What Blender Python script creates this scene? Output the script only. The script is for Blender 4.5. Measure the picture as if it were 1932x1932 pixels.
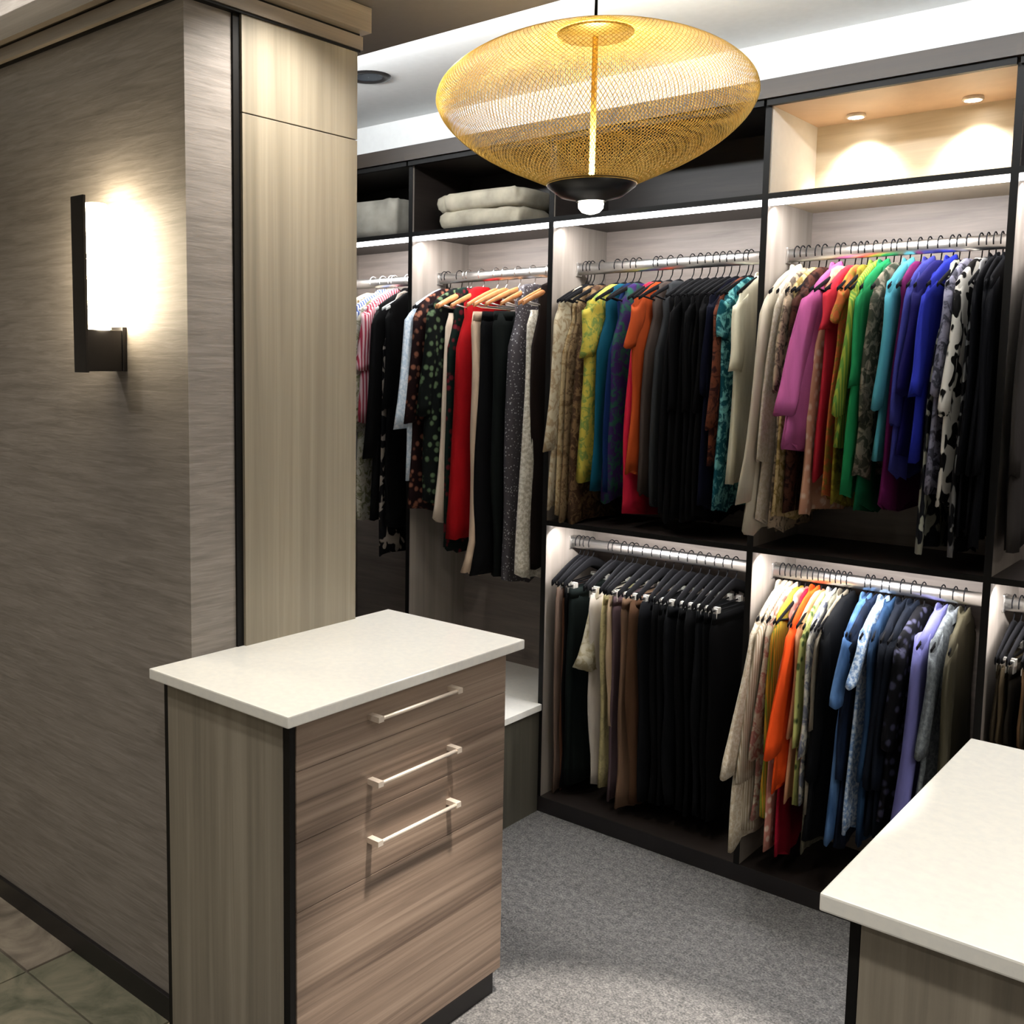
import bpy, bmesh, math, random
from mathutils import Vector, Matrix, noise as mnoise
S = bpy.context.scene
COL = S.collection
for o in list(bpy.data.objects): bpy.data.objects.remove(o)

# ------------------------------------------------------------ camera, world, lights, exposure
cam_d = bpy.data.cameras.new('camera'); cam = bpy.data.objects.new('camera', cam_d); COL.objects.link(cam)
R_ = (0.744674439, 0.667365374, 0.009134413); U_ = (-0.074736962, 0.069779117, 0.994758896); W_ = (-0.663230251, 0.741454201, -0.101839586)
cam.matrix_world = Matrix(((R_[0], U_[0], -W_[0], 0), (R_[1], U_[1], -W_[1], 0), (R_[2], U_[2], -W_[2], 1.6), (0, 0, 0, 1)))
cam_d.sensor_width = 36; cam_d.lens = 1919.5177 / 1932 * 36
cam_d.shift_x = 0.1009; cam_d.shift_y = -0.0392
cam_d.clip_start = 0.02
S.camera = cam
S.view_settings.view_transform = 'Standard'; S.view_settings.look = 'None'
S.view_settings.gamma = 1; S.view_settings.use_curve_mapping = False
S.view_settings.exposure = 0.18
w = bpy.data.worlds.new('world'); S.world = w; w.use_nodes = True
w.node_tree.nodes['Background'].inputs[0].default_value = (0.9, 0.95, 1, 1)
w.node_tree.nodes['Background'].inputs[1].default_value = 0.0

def area(name, loc, size, power, color=(1, .93, .84), rot=(0, 0, 0), size_y=None, spread=180, shape=None):
    d = bpy.data.lights.new(name, 'AREA'); d.energy = power; d.color = color; d.size = size
    d.shape = shape or ('RECTANGLE' if size_y else 'DISK')
    if size_y: d.size_y = size_y
    d.spread = math.radians(spread)
    o = bpy.data.objects.new(name, d); COL.objects.link(o); o.location = loc; o.rotation_euler = rot
    return o
def spot(name, loc, power, ang, blend=.5, color=(1, .9, .78), rot=(0, 0, 0), r=.03):
    d = bpy.data.lights.new(name, 'SPOT'); d.energy = power; d.color = color; d.spot_size = math.radians(ang); d.spot_blend = blend
    d.shadow_soft_size = r
    o = bpy.data.objects.new(name, d); COL.objects.link(o); o.location = loc; o.rotation_euler = rot
    return o
# added, unseen ceiling lights for general fill: (x, y, z of the ceiling there, watts)
FILL_DOWN = [(-.75, .45, 2.6, 9), (.65, .5, 2.6, 9), (-.75, -.9, 2.6, 7), (.7, -.9, 2.6, 7), (-2.7, .1, 2.6, 9), (-2.7, -1.1, 2.6, 2.5),
        (1.3, 1.7, 2.5, 31), (-1.66, 1.6, 2.5, 7)]  # the strongest one is added to light the drawer fronts
for x, y, z, p in FILL_DOWN: area('fill_lamp', (x, y, z - .012), .13 if p < 30 else .4, p, (1, .95, .88), spread=130)
spot('downlight_spot', (-.92, 1.64, 2.48), 560, 34, .12, (1, .91, .82), r=.06)
# cove strip on the far side of the bulkhead, washing the ceiling and the fascia
area('cove_lamp', (-1.2, 2.205, 2.53), 4.0, 34, (.95, .98, 1), rot=(math.radians(122), 0, math.radians(0)), size_y=.05)
# added, unseen strip on the wallpapered wall's crown, to brighten the ceiling
area('crown_fill_lamp', (-3.0, 1.345, 2.505), 2.0, 3, (1, .97, .92), rot=(math.radians(200), 0, 0), size_y=.03)
PI = math.pi
random.seed(7)

# ------------------------------------------------------------ helpers
def lin(c):
    return tuple(((v / 255) / 12.92 if v / 255 <= .04045 else ((v / 255 + .055) / 1.055) ** 2.4) for v in c) + (1,)
MATS = {}
def newmat(name):
    m = bpy.data.materials.new(name); m.use_nodes = True
    nt = m.node_tree; b = nt.nodes['Principled BSDF']
    return m, nt, b
def N(nt, t, **k):
    n = nt.nodes.new(t)
    for a, v in k.items():
        if a.startswith('i_'):
            key = a[2:]
            n.inputs[int(key) if key.isdigit() else key.replace('_', ' ')].default_value = v
        else: setattr(n, a, v)
    return n
def coords(nt, scale=(1, 1, 1), rot=(0, 0, 0)):
    tc = N(nt, 'ShaderNodeTexCoord'); mp = N(nt, 'ShaderNodeMapping'); mp.inputs['Scale'].default_value = scale; mp.inputs['Rotation'].default_value = rot
    nt.links.new(tc.outputs['Object'], mp.inputs['Vector']); return mp.outputs[0]
def ramp(nt, fac, stops, mode='LINEAR'):
    r = N(nt, 'ShaderNodeValToRGB'); r.color_ramp.interpolation = mode
    e = r.color_ramp.elements
    while len(e) < len(stops): e.new(.5)
    for i, (p, c) in enumerate(stops): e[i].position = p; e[i].color = c
    nt.links.new(fac, r.inputs[0]); return r.outputs[0]
def bump(nt, b, h, strength=.3, dist=.002):
    n = N(nt, 'ShaderNodeBump'); n.inputs['Strength'].default_value = strength; n.inputs['Distance'].default_value = dist
    nt.links.new(h, n.inputs['Height']); nt.links.new(n.outputs[0], b.inputs['Normal'])
def noise(nt, vec, scale, detail=3, rough=.5, dist=0):
    n = N(nt, 'ShaderNodeTexNoise'); n.inputs['Scale'].default_value = scale; n.inputs['Detail'].default_value = detail
    n.inputs['Roughness'].default_value = rough; n.inputs['Distortion'].default_value = dist
    nt.links.new(vec, n.inputs['Vector']); return n.outputs['Fac']
def plain(name, c, rough=.5, metal=0, var=.06, scale=40, spec=.5):
    if name in MATS: return MATS[name]
    m, nt, b = newmat(name); v = coords(nt)
    f = noise(nt, v, scale)
    a = [x * (1 - var) for x in lin(c)[:3]] + [1]; d = [min(1, x * (1 + var)) for x in lin(c)[:3]] + [1]
    nt.links.new(ramp(nt, f, [(.3, a), (.7, d)]), b.inputs['Base Color'])
    b.inputs['Roughness'].default_value = rough; b.inputs['Metallic'].default_value = metal; b.inputs['Specular IOR Level'].default_value = spec
    MATS[name] = m; return m
def wood(name, c1, c2, scale, rough=.45, c3=None, dist=.6, bs=.15):
    if name in MATS: return MATS[name]
    m, nt, b = newmat(name); v = coords(nt, scale)
    f = noise(nt, v, 1, 6, .62, dist)
    f2 = noise(nt, coords(nt, tuple(s * .28 for s in scale)), 1, 3, .5, .3)
    mx = N(nt, 'ShaderNodeMix'); mx.inputs[0].default_value = .4
    nt.links.new(f, mx.inputs[2]); nt.links.new(f2, mx.inputs[3])
    st = [(.34, lin(c1)), (.5, lin(c3 or tuple((a + b_) / 2 for a, b_ in zip(c1, c2)))), (.66, lin(c2))]
    nt.links.new(ramp(nt, mx.outputs[0], st), b.inputs['Base Color'])
    b.inputs['Roughness'].default_value = rough; bump(nt, b, f, bs, .001)
    MATS[name] = m; return m
def emis(name, c, s):
    if name in MATS: return MATS[name]
    m, nt, b = newmat(name); b.inputs['Base Color'].default_value = c + (1,); b.inputs['Emission Color'].default_value = c + (1,); b.inputs['Emission Strength'].default_value = s
    MATS[name] = m; return m

class MB:
    def __init__(s): s.v = []; s.f = []; s.sm = []
    def quad_strip(s, rings, closed=True, cap0=True, cap1=True, smooth=True):
        n = len(rings[0]); b = len(s.v)
        for r in rings: s.v += [tuple(p) for p in r]
        for i in range(len(rings) - 1):
            for j in range(n if closed else n - 1):
                k = (j + 1) % n
                s.f.append((b + i * n + j, b + i * n + k, b + (i + 1) * n + k, b + (i + 1) * n + j)); s.sm.append(smooth)
        if cap0: s.f.append(tuple(b + j for j in range(n))[::-1]); s.sm.append(False)
        if cap1: s.f.append(tuple(b + (len(rings) - 1) * n + j for j in range(n))); s.sm.append(False)
        return s
    def box(s, x0, x1, y0, y1, z0, z1):
        b = len(s.v); s.v += [(x0, y0, z0), (x1, y0, z0), (x1, y1, z0), (x0, y1, z0), (x0, y0, z1), (x1, y0, z1), (x1, y1, z1), (x0, y1, z1)]
        for f in ((0, 3, 2, 1), (4, 5, 6, 7), (0, 1, 5, 4), (1, 2, 6, 5), (2, 3, 7, 6), (3, 0, 4, 7)): s.f.append(tuple(b + i for i in f)); s.sm.append(False)
        return s
    def tube(s, pts, r, n=8, cap=True):
        rings = []
        for i, p in enumerate(pts):
            p = Vector(p); a = Vector(pts[max(0, i - 1)]); c = Vector(pts[min(len(pts) - 1, i + 1)])
            t = (c - a).normalized(); u = t.orthogonal().normalized() if abs(t.x) > .9 else t.cross(Vector((1, 0, 0))).normalized(); w_ = t.cross(u)
            rr = r[i] if isinstance(r, (list, tuple)) else r
            rings.append([p + u * rr * math.cos(2 * PI * k / n) + w_ * rr * math.sin(2 * PI * k / n) for k in range(n)])
        return s.quad_strip(rings, cap0=cap, cap1=cap)
    def lathe(s, prof, cx, cy, n=32, cap0=True, cap1=True):
        return s.quad_strip([[(cx + r * math.cos(2 * PI * k / n), cy + r * math.sin(2 * PI * k / n), z) for k in range(n)] for r, z in prof], cap0=cap0, cap1=cap1)
    def mesh(s, name, mat=None, bevel=0, org=(0, 0, 0)):
        me = bpy.data.meshes.new(name)
        me.from_pydata([(a - org[0], b - org[1], c - org[2]) for a, b, c in s.v], [], s.f)
        me.polygons.foreach_set('use_smooth', s.sm)
        bm = bmesh.new(); bm.from_mesh(me)
        if bevel:
            bmesh.ops.bevel(bm, geom=[e for e in bm.edges], offset=bevel, segments=2, affect='EDGES', profile=.6)
        bmesh.ops.recalc_face_normals(bm, faces=bm.faces)
        bm.to_mesh(me); bm.free()
        if mat: me.materials.append(mat)
        return me
def link(name, data, parent=None):
    o = bpy.data.objects.new(name, data); COL.objects.link(o)
    if parent: o.parent = parent
    return o
def wloc(o):
    l = Vector(o.location)
    while o.parent: o = o.parent; l += Vector(o.location)
    return l
def build(mb, name, mat, parent=None, bevel=0):
    return link(name, mb.mesh(name, mat, bevel, wloc(parent) if parent else (0, 0, 0)), parent)
def B(name, mat, parent, *c, bevel=0): return build(MB().box(*c), name, mat, parent, bevel)
def thing(name, loc, label, cat, group=None, rz=0):
    o = link(name, None); o.location = loc; o.rotation_euler = (0, 0, rz); o.empty_display_size = .1
    return tag(o, label, cat, group)
def tag(o, label=None, cat=None, group=None, kind=None):
    if label: o['label'] = label
    if cat: o['category'] = cat
    if group: o['group'] = group
    if kind: o['kind'] = kind
    return o
def struct(name, mat, *c, bevel=0): return tag(B(name, mat, None, *c, bevel=bevel), kind='structure')

# ------------------------------------------------------------ key sizes
D = 2.974          # front plane of the closet
DEP = .36          # closet depth
RY = D + .165      # hanging rods
BK = D + DEP
YW = 1.374         # wallpapered wall, face towards the camera
XP = -1.894        # pillar face
ZC = 2.6
ZCT = .9315        # island tops

# ------------------------------------------------------------ materials
def wallpaper():
    m, nt, b = newmat('wallpaper')
    v = coords(nt, (1, 1, 1)); f = noise(nt, coords(nt, (9, 9, 110)), 1, 4, .6, .8); f2 = noise(nt, coords(nt, (3, 3, 40)), 1, 3, .5, 1.2)
    mx = N(nt, 'ShaderNodeMix'); mx.inputs[0].default_value = .45; nt.links.new(f, mx.inputs[2]); nt.links.new(f2, mx.inputs[3])
    nt.links.new(ramp(nt, mx.outputs[0], [(.36, lin((118, 111, 104))), (.5, lin((132, 125, 118))), (.64, lin((146, 138, 131)))]), b.inputs['Base Color'])
    b.inputs['Roughness'].default_value = .62; bump(nt, b, mx.outputs[0], .35, .003); return m
M_paper = wallpaper()
def carpet():
    m, nt, b = newmat('carpet_pile')
    v = coords(nt); f = noise(nt, v, 170, 2, .7); f2 = noise(nt, v, 45, 3, .6)
    mx = N(nt, 'ShaderNodeMix'); mx.inputs[0].default_value = .35; nt.links.new(f, mx.inputs[2]); nt.links.new(f2, mx.inputs[3])
    nt.links.new(ramp(nt, mx.outputs[0], [(.38, lin((70, 70, 70))), (.5, lin((94, 93, 92))), (.62, lin((120, 118, 116)))]), b.inputs['Base Color'])
    b.inputs['Roughness'].default_value = 1; b.inputs['Specular IOR Level'].default_value = .1; bump(nt, b, mx.outputs[0], .9, .006); return m
M_carpet = carpet()
def slate(name, a, c, d):
    m, nt, b = newmat(name)
    f = noise(nt, coords(nt, (1, 1, 1)), 6, 6, .65, 1.2)
    nt.links.new(ramp(nt, f, [(.35, lin(a)), (.5, lin(c)), (.66, lin(d))]), b.inputs['Base Color']); b.inputs['Roughness'].default_value = .4
    bump(nt, b, f, .5, .004); return m
M_slate = [slate('slate_green', (92, 94, 78), (124, 122, 104), (146, 138, 118)), slate('slate_beige', (140, 130, 106), (176, 164, 138), (200, 188, 162)), slate('slate_taupe', (100, 94, 84), (134, 124, 112), (160, 150, 134))]
M_white = plain('ceiling_paint', (232, 233, 232), .8, var=.02)
M_bulk = plain('bulkhead_taupe', (84, 77, 70), .7, var=.03)  # even dark taupe over the whole bulkhead
M_offwhite = plain('room_paint', (205, 200, 192), .8, var=.02)
M_black = plain('black_edge', (12, 11, 10), .5, spec=.2)
M_base = plain('dark_baseboard', (24, 21, 22), .45)
M_elm = wood('greige_wood', (112, 106, 94), (154, 146, 131), (38, 38, .9), c3=(134, 126, 112))
M_elmh = wood('greige_wood_crown', (108, 98, 86), (150, 137, 121), (1.2, 1.2, 45))
M_elm_lit = wood('greige_wood_lit', (122, 114, 98), (158, 149, 130), (38, 38, .8), c3=(140, 131, 114))  # same wood as the island ends, the stronger light put into its tone
M_draw = wood('brown_drawer_wood', (76, 61, 51), (160, 141, 124), (30, .7, 52), c3=(128, 110, 95), dist=.9)
M_case = wood('taupe_laminate', (100, 91, 85), (128, 118, 110), (4, 4, 60), c3=(114, 105, 98))
M_caseside = wood('taupe_laminate_side', (112, 105, 98), (142, 134, 126), (30, 30, 1), c3=(128, 120, 112))
M_dark = wood('dark_laminate', (26, 21, 19), (46, 39, 35), (3, 3, 50))
M_crown = wood('closet_crown_wood', (34, 25, 16), (54, 41, 28), (2, 2, 45))
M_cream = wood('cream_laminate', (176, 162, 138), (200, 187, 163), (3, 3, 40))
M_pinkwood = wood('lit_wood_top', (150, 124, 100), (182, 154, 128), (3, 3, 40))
M_chrome = plain('chrome', (215, 213, 210), .3, 1, var=.03)
M_nickel = plain('satin_nickel', (232, 220, 205), .4, .6, var=.03)
M_bronze = plain('dark_bronze', (58, 56, 56), .35, .8)
M_quartz, nt, b = newmat('white_quartz')
f = noise(nt, coords(nt), 60, 4, .6)
nt.links.new(ramp(nt, f, [(.35, lin((226, 225, 219))), (.65, lin((233, 231, 223)))]), b.inputs['Base Color']); b.inputs['Roughness'].default_value = .17
M_led = emis('led_diffuser', (.96, .97, 1.0), 9)
M_puck = emis('puck_diffuser', (1, .95, .85), 30)
M_sconce = emis('sconce_glass', (1, .86, .62), 55)
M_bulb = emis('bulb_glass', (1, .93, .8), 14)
M_dlt = emis('downlight_lens', (1, .95, .88), 8)
M_gold, nt, b = newmat('gold_mesh')
b.inputs['Base Color'].default_value = lin((232, 190, 90)); b.inputs['Metallic'].default_value = .35; b.inputs['Roughness'].default_value = .35
f = noise(nt, coords(nt), 30); nt.links.new(ramp(nt, f, [(.3, lin((222, 178, 78))), (.7, lin((240, 204, 112)))]), b.inputs['Base Color'])
M_felt = plain('black_velvet', (11, 11, 14), .9, spec=.15, var=.2, scale=200)
M_hwood = plain('hanger_wood', (176, 118, 72), .45, var=.15, scale=30)
M_clip = plain('clip_metal', (225, 222, 216), .3, .6, var=.05)
M_pl = plain('white_plastic_hanger', (206, 208, 208), .4)

# ------------------------------------------------------------ room shell
fl = struct('floor', M_dark, -4.2, 2.2, -2.4, 3.5, -.08, -.012)
B('carpet', M_carpet, fl, -1.925, 2.2, -2.4, 3.36, -.012, 0)
B('carpet', M_carpet, fl, -3.5, -1.925, YW, 3.36, -.012, 0)
# slate tiles of the passage, joints recessed
tme = {}
ts = .45; k = 0
grout = B('grout', plain('grout', (96, 90, 80), .9), fl, -4.2, -1.925, -2.4, YW, -.012, -.004)
for i in range(5):
    for j in range(9):
        x1 = -1.99 + .0 - i * ts + (0 if i else .0); x0 = x1 - ts; y1 = 1.23 - j * ts + ts; y0 = y1 - ts
        if i == 0 and False: pass
        cx0, cx1, cy0, cy1 = max(x0, -4.2) + .003, min(x1, -1.927) - .003, max(y0, -2.4) + .003, min(y1, YW) - .003
        if cx1 - cx0 < .02 or cy1 - cy0 < .02: continue
        mt = M_slate[[0, 1, 2, 0, 1][(i * 2 + j * 3) % 5]]
        t = MB().box(cx0, cx1, cy0, cy1, -.006, .001 + .0006 * ((i * 7 + j * 5) % 4))
        build(t, 'tile', mt, fl, .0015)
for j in range(9):
    y1 = 1.23 - j * ts + ts; y0 = max(y1 - ts, -2.4) + .003; y1 = min(y1, YW) - .003
    if y1 - y0 > .02: build(MB().box(-1.987, -1.928, y0, y1, -.006, .001), 'tile', M_slate[(j + 1) % 3], fl, .0015)

ce = struct('ceiling', M_white, -4.2, 2.2, -2.4, 3.5, ZC, ZC + .1)
B('bulkhead', M_bulk, ce, XP, 2.2, 1.43, 1.895, 2.5, ZC)
B('bulkhead', M_bulk, ce, -3.3, 2.2, 1.895, 2.18, 2.5, ZC)
for x, y, z, p in FILL_DOWN + [(-2.541, 2.613, 2.6, 0), (-.92, 1.64, 2.5, 1)]:  # trims and lenses, also on the added fill lights
    r = build(MB().lathe([(.05, z - .001), (.062, z - .006), (.078, z - .004), (.08, z)], x, y, 28, False, False), 'downlight_trim', M_white if p else M_bronze, ce)
    build(MB().lathe([(.001, z - .002), (.05, z - .002)], x, y, 28, False, False), 'downlight_lens', M_dlt if p else plain('dark_lens', (50, 60, 72), .2), ce)

wl = struct('wall_left', M_paper, -4.2, XP, YW, 1.894, 0, ZC)
# wood panels on the pillar side, with a black reveal beside them
B('reveal_strip', M_black, wl, XP, XP + .006, 1.503, 1.522, 0, 2.40)
B('wood_panel', M_elm_lit, wl, XP, XP + .014, 1.522, 1.8938, 0, 2.174, bevel=.001)
B('wood_panel', M_elm_lit, wl, XP, XP + .014, 1.522, 1.8938, 2.1765, 2.40, bevel=.001)
bb = tag(build(MB().box(-4.2, XP - .04, YW - .012, YW, 0, .062), 'baseboard_left', M_base, None, .002), kind='structure')
# crown in two steps around the wall top
def crown_run(mb, pr, z0, z1):
    mb.box(-4.2, XP + pr, YW - pr, YW + .01, z0, z1)
    mb.box(XP - .01, XP + pr, YW - pr, 1.894 + pr * .3, z0, z1)
tr = tag(link('trim_1', None), kind='structure')
for (pr, z0, z1, n) in ((.022, 2.397, 2.429, 'crown_moulding'), (.014, 2.429, 2.437, 'shadow_gap'), (.042, 2.437, 2.497, 'crown_moulding')):
    mt = M_elmh if n == 'crown_moulding' else M_black
    B(n, mt, tr, -4.2, XP - .0, YW - pr, YW, z0, z1)
    B(n, mt, tr, XP - .0, XP + pr, YW - pr, 1.894 + pr * .5, z0, z1)
B('shadow_gap', M_black, tr, -4.2, XP + .012, YW - .008, YW, 2.391, 2.397)
B('shadow_gap', M_black, tr, XP + .0, XP + .018, YW + .0, 1.9, 2.391, 2.397)

wb = struct('wall_back', M_offwhite, -3.5, 2.2, BK + .02, 3.5, 0, ZC)
B('soffit_fascia', M_white, wb, -3.5, 2.2, 3.14, BK + .02, 2.44, ZC)
struct('wall_return', M_dark, -3.5, -3.3, 1.894, BK + .02, 0, ZC)
struct('wall_right', M_offwhite, 2.2, 2.3, -2.4, 3.5, 0, ZC)
struct('wall_rear', M_offwhite, -4.2, 2.3, -2.5, -2.4, 0, ZC)
struct('wall_far_left', M_offwhite, -4.3, -4.2, -2.4, 1.894, 0, ZC)

# ------------------------------------------------------------ closet sections
XB = [-3.3, -2.662, -2.0144, -1.2633, -.6192, .03, .68]
T = .0085
ZS, ZM, ZT = 2.118, 1.068, 2.372
ROD_U, ROD_L = 1.952, .972
def rod(t, x0, x1, z):
    mb = MB(); n = 16
    mb.quad_strip([[(x, RY + .011 * math.cos(2 * PI * k / n), z + .02 * math.sin(2 * PI * k / n)) for k in range(n)] for x in (x0 + .004, x1 - .004)])
    r = build(mb, 'hanging_rod', M_chrome, t)
    for x, s in ((x0, 1), (x1, -1)):
        build(MB().box(min(x, x + s * .006), max(x, x + s * .006), RY - .016, RY + .016, z - .024, z + .024), 'rod_bracket', M_chrome, r, .002)
def led(t, x0, x1, z, power):
    hgt = .017 if z > 1.6 else .003
    c = B('led_strip', M_led, t, x0 + .002, x1 - .002, D + (.003 if z > 1.6 else .03), D + (.02 if z > 1.6 else .045), z - hgt, z - .0006)
    l = area('led_lamp', ((x0 + x1) / 2, D + .035, z - .02), x1 - x0 - .03, power, (1, .97, .96), rot=(math.radians(22), 0, 0), size_y=.015)
    return c
secs = ['far left closet section behind the pillar, a pale folded bundle on top', 'closet section with trousers and dresses on wooden hangers and a low white-topped bench', 'two-tier closet section with black clothes above and clip-hung trousers below', 'two-tier closet section with spotlit top cubby and rainbow-ordered shirts', 'closet section at the right picture edge with brown trousers on the lower rail', None]
for i in range(5):
    xa, xb = XB[i], XB[i + 1]
    t = thing('closet_section', ((xa + xb) / 2, D, 0), secs[i], 'closet', 'built-in closet sections')
    for x in ([xa] if i < 4 else [xa, xb]):
        sp = B('side_panel', M_caseside, t, x - T, x + T, D + .001, BK, .058, ZT)
        B('edge_band', M_black, sp, x - T - .0008, x + T + .0008, D - .0015, D + .001, .058, ZT)
    x0, x1 = xa + T, xb - T
    B('back_panel', M_case if i else M_case, t, x0, x1, BK - .008, BK + .006, ZM if i >= 2 else .06, ZS)
    if i >= 2: B('back_panel', M_case, t, x0, x1, BK - .008, BK + .006, .06, ZM)
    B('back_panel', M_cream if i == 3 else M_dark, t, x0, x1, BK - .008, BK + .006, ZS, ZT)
    if i < 3 or i == 4:  # unlit cubbies: shade put into dark backs, tops and side sheets
        B('cubby_tone_sheet', M_dark, t, x0, x0 + .002, D + .01, BK - .008, ZS, ZT)
        B('cubby_tone_sheet', M_dark, t, x1 - .002, x1, D + .01, BK - .008, ZS, ZT)
        B('top_panel', M_dark, t, x0, x1, D + .001, BK, ZT - .004, ZT + .02)
    else:
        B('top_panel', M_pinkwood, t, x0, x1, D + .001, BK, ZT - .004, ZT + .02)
        B('cubby_tone_sheet', M_offwhite, t, x0, x0 + .002, D + .01, BK - .008, ZS, ZT)  # white sheet: puck light on this side put into the colour
    def shelf(z, mat=M_case):
        s = B('shelf', mat, t, x0, x1, D + .001, BK - .008, z - .016, z)
        B('edge_band', M_black, s, x0, x1, D - .0012, D + .001, z - .0165, z + .0005); return s
    shelf(ZS, M_cream if i == 3 else M_dark)
    led(t, x0, x1, ZS - .016, 5)
    rod(t, x0, x1, ROD_U)
    if i >= 2:
        shelf(ZM, M_dark); led(t, x0, x1, ZM - .016, 6); rod(t, x0, x1, ROD_L)
    B('base_shelf', M_dark, t, x0, x1, D + .001, BK - .008, .04, .058)
    B('toe_kick', M_base, t, xa - T, xb - T, D + .0, D + .02, 0, .056)
    B('crown_moulding', M_crown, t, xa - (T if i else 0), xb - T, D - .03, D + .0, 2.384, 2.437)
    B('shadow_gap', M_black, t, xa, xb - T, D - .018, D + .0, 2.366, 2.384)
    B('top_cap', M_crown, t, xa, xb - T, D, 3.139, 2.394, 2.437)
    if i == 3:
        for px, py in ((-1.105, D + .26), (-.79, D + .265)):
            pk = build(MB().lathe([(.026, ZT - .004), (.028, ZT - .012), (.022, ZT - .014)], px, py, 24, False, False), 'puck_light', M_nickel, t)
            build(MB().lathe([(.001, ZT - .0135), (.022, ZT - .0135)], px, py, 24, False, False), 'puck_lens', M_puck, pk)
            spot('puck_lamp', (px, py, ZT - .02), 15, 95, .8, (1, .93, .82), r=.015, rot=(math.radians(18), 0, 0))

# bench in the long-hang section
bn = thing('low_bench', (-2.32, 2.75, 0), 'low dark bench with a white top behind the left island', 'bench')
B('case', wood('bench_wood', (62, 60, 52), (88, 84, 74), (30, 30, 1)), bn, -2.655, -2.016, 2.46, D - .003, .0, .378, bevel=.001)
B('case', M_dark, bn, -2.652, -2.024, D - .003, BK - .01, .06, .378)
mb = MB().box(-2.66, -2.006, 2.44, D - .002, .378, .402); build(mb, 'bench_top', M_quartz, bn, .002)
B('bench_top', M_quartz, bn, -2.652, -2.024, D - .002, BK - .01, .378, .402)

# ------------------------------------------------------------ islands
def island(x0, x1, y0, y1, label, drawers_pos):
    t = thing('island_cabinet', ((x0 + x1) / 2, (y0 + y1) / 2, 0), label, 'cabinet')
    o = .03
    build(MB().box(x0, x1, y0, y1, ZCT - .024, ZCT), 'countertop', M_quartz, t, .003)
    a, b_, c, d = x0 + (o if x0 > -1.5 else .012), x1 - o, y0 + o, y1 - o
    top = ZCT - .024
    B('toe_kick', M_base, t, a + .03, b_ - .02, c + .02, d - .01, 0, .07)
    B('carcass', M_dark, t, a + .018, b_ - .019, c + .018, d - .018, .05, top - .002)
    B('end_panel', M_elm, t, a + .014, b_ - .021, c, c + .018, .0, top - .006, bevel=.001)
    B('end_panel', M_elm, t, a, b_ - .021, d - .018, d, .05, top - .006, bevel=.001)
    B('back_panel', M_elm, t, a, a + .018, c + .018, d - .018, .05, top - .006)
    B('edge_band', M_black, t, a, a + .013, c + .001, c + .018, .0, top)
    B('edge_band', M_black, t, b_ - .021, b_ - .002, c + .0015, c + .016, .0, top)
    if drawers_pos:
        zs = [(.8, .9), (.652, .7988), (.505, .6508), (.075, .5038)]
        hz = [.861, .719, .588, None]
        for (z0, z1), h in zip(zs, hz):
            f_ = B('drawer', M_draw, t, b_ - .019, b_, c + .018, d - .006, z0, z1, bevel=.0012)
            if h:
                mb = MB(); ya, yb = 1.512, 1.785; X = b_
                mb.tube([(X + .028, ya, h), (X + .028, yb, h)], .0045, 8)
                mb.box(X, X + .033, ya - .004, ya + .012, h - .006, h + .006)
                mb.box(X, X + .033, yb - .012, yb + .004, h - .006, h + .006)
                build(mb, 'handle', M_nickel, f_)
    else:
        B('front_panel', M_elm, t, b_ - .019, b_, c + .018, d - .006, .075, top - .01)
    return t
island(-1.893, -1.4292, 1.258, 2.0361, 'waist-high drawer cabinet with white top and brown striped fronts against the pillar', True)
island(-.4349, .45, 1.2882, 2.0462, 'waist-high cabinet with white top and grey wood end in the lower right corner', False)

# ------------------------------------------------------------ wall sconce
sc = thing('wall_sconce', (-2.155, YW, 1.585), 'lit wall sconce with dark metal bar and frosted glass on the wallpapered wall', 'lamp')
B('front_bar', M_bronze, sc, -2.183, -2.131, 1.262, 1.27, 1.582, 1.985, bevel=.001)
B('base_block', M_bronze, sc, -2.181, -2.137, 1.27, YW - .012, 1.585, 1.682, bevel=.002)
B('back_plate', M_bronze, sc, -2.183, -2.135, YW - .012, YW, 1.585, 1.69, bevel=.002)
build(MB().lathe([(.028, 1.682), (.03, 1.69), (.03, 1.965), (.025, 1.972)], -2.158, 1.31, 28), 'glass_shade', M_sconce, sc)

# ------------------------------------------------------------ pendant
PX, PY = -1.276, 2.042
pd = thing('pendant_lamp', (PX, PY, 1.97), 'large gold wire mesh pendant lamp hanging near the ceiling', 'lamp')
prof = [(.098, 2.018), (.15, 2.04), (.21, 2.066), (.262, 2.094), (.305, 2.124), (.34, 2.158), (.358, 2.188), (.362, 2.21), (.352, 2.238), (.326, 2.265), (.287, 2.29), (.237, 2.312), (.18, 2.331), (.12, 2.346), (.088, 2.352)]
def catm(P, n):
    out = []
    for i in range(len(P) - 1):
        p0, p1, p2, p3 = P[max(i - 1, 0)], P[i], P[i + 1], P[min(i + 2, len(P) - 1)]
        for k in range(n):
            t_ = k / n
            out.append(tuple(.5 * ((2 * b) + (-a + c) * t_ + (2 * a - 5 * b + 4 * c - d) * t_ ** 2 + (-a + 3 * b - 3 * c + d) * t_ ** 3) for a, b, c, d in zip(p0, p1, p2, p3)))
    return out + [P[-1]]
pf = [(r * .983, z) for r, z in catm(prof, 3)]
mb = MB(); NW = 210
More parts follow.
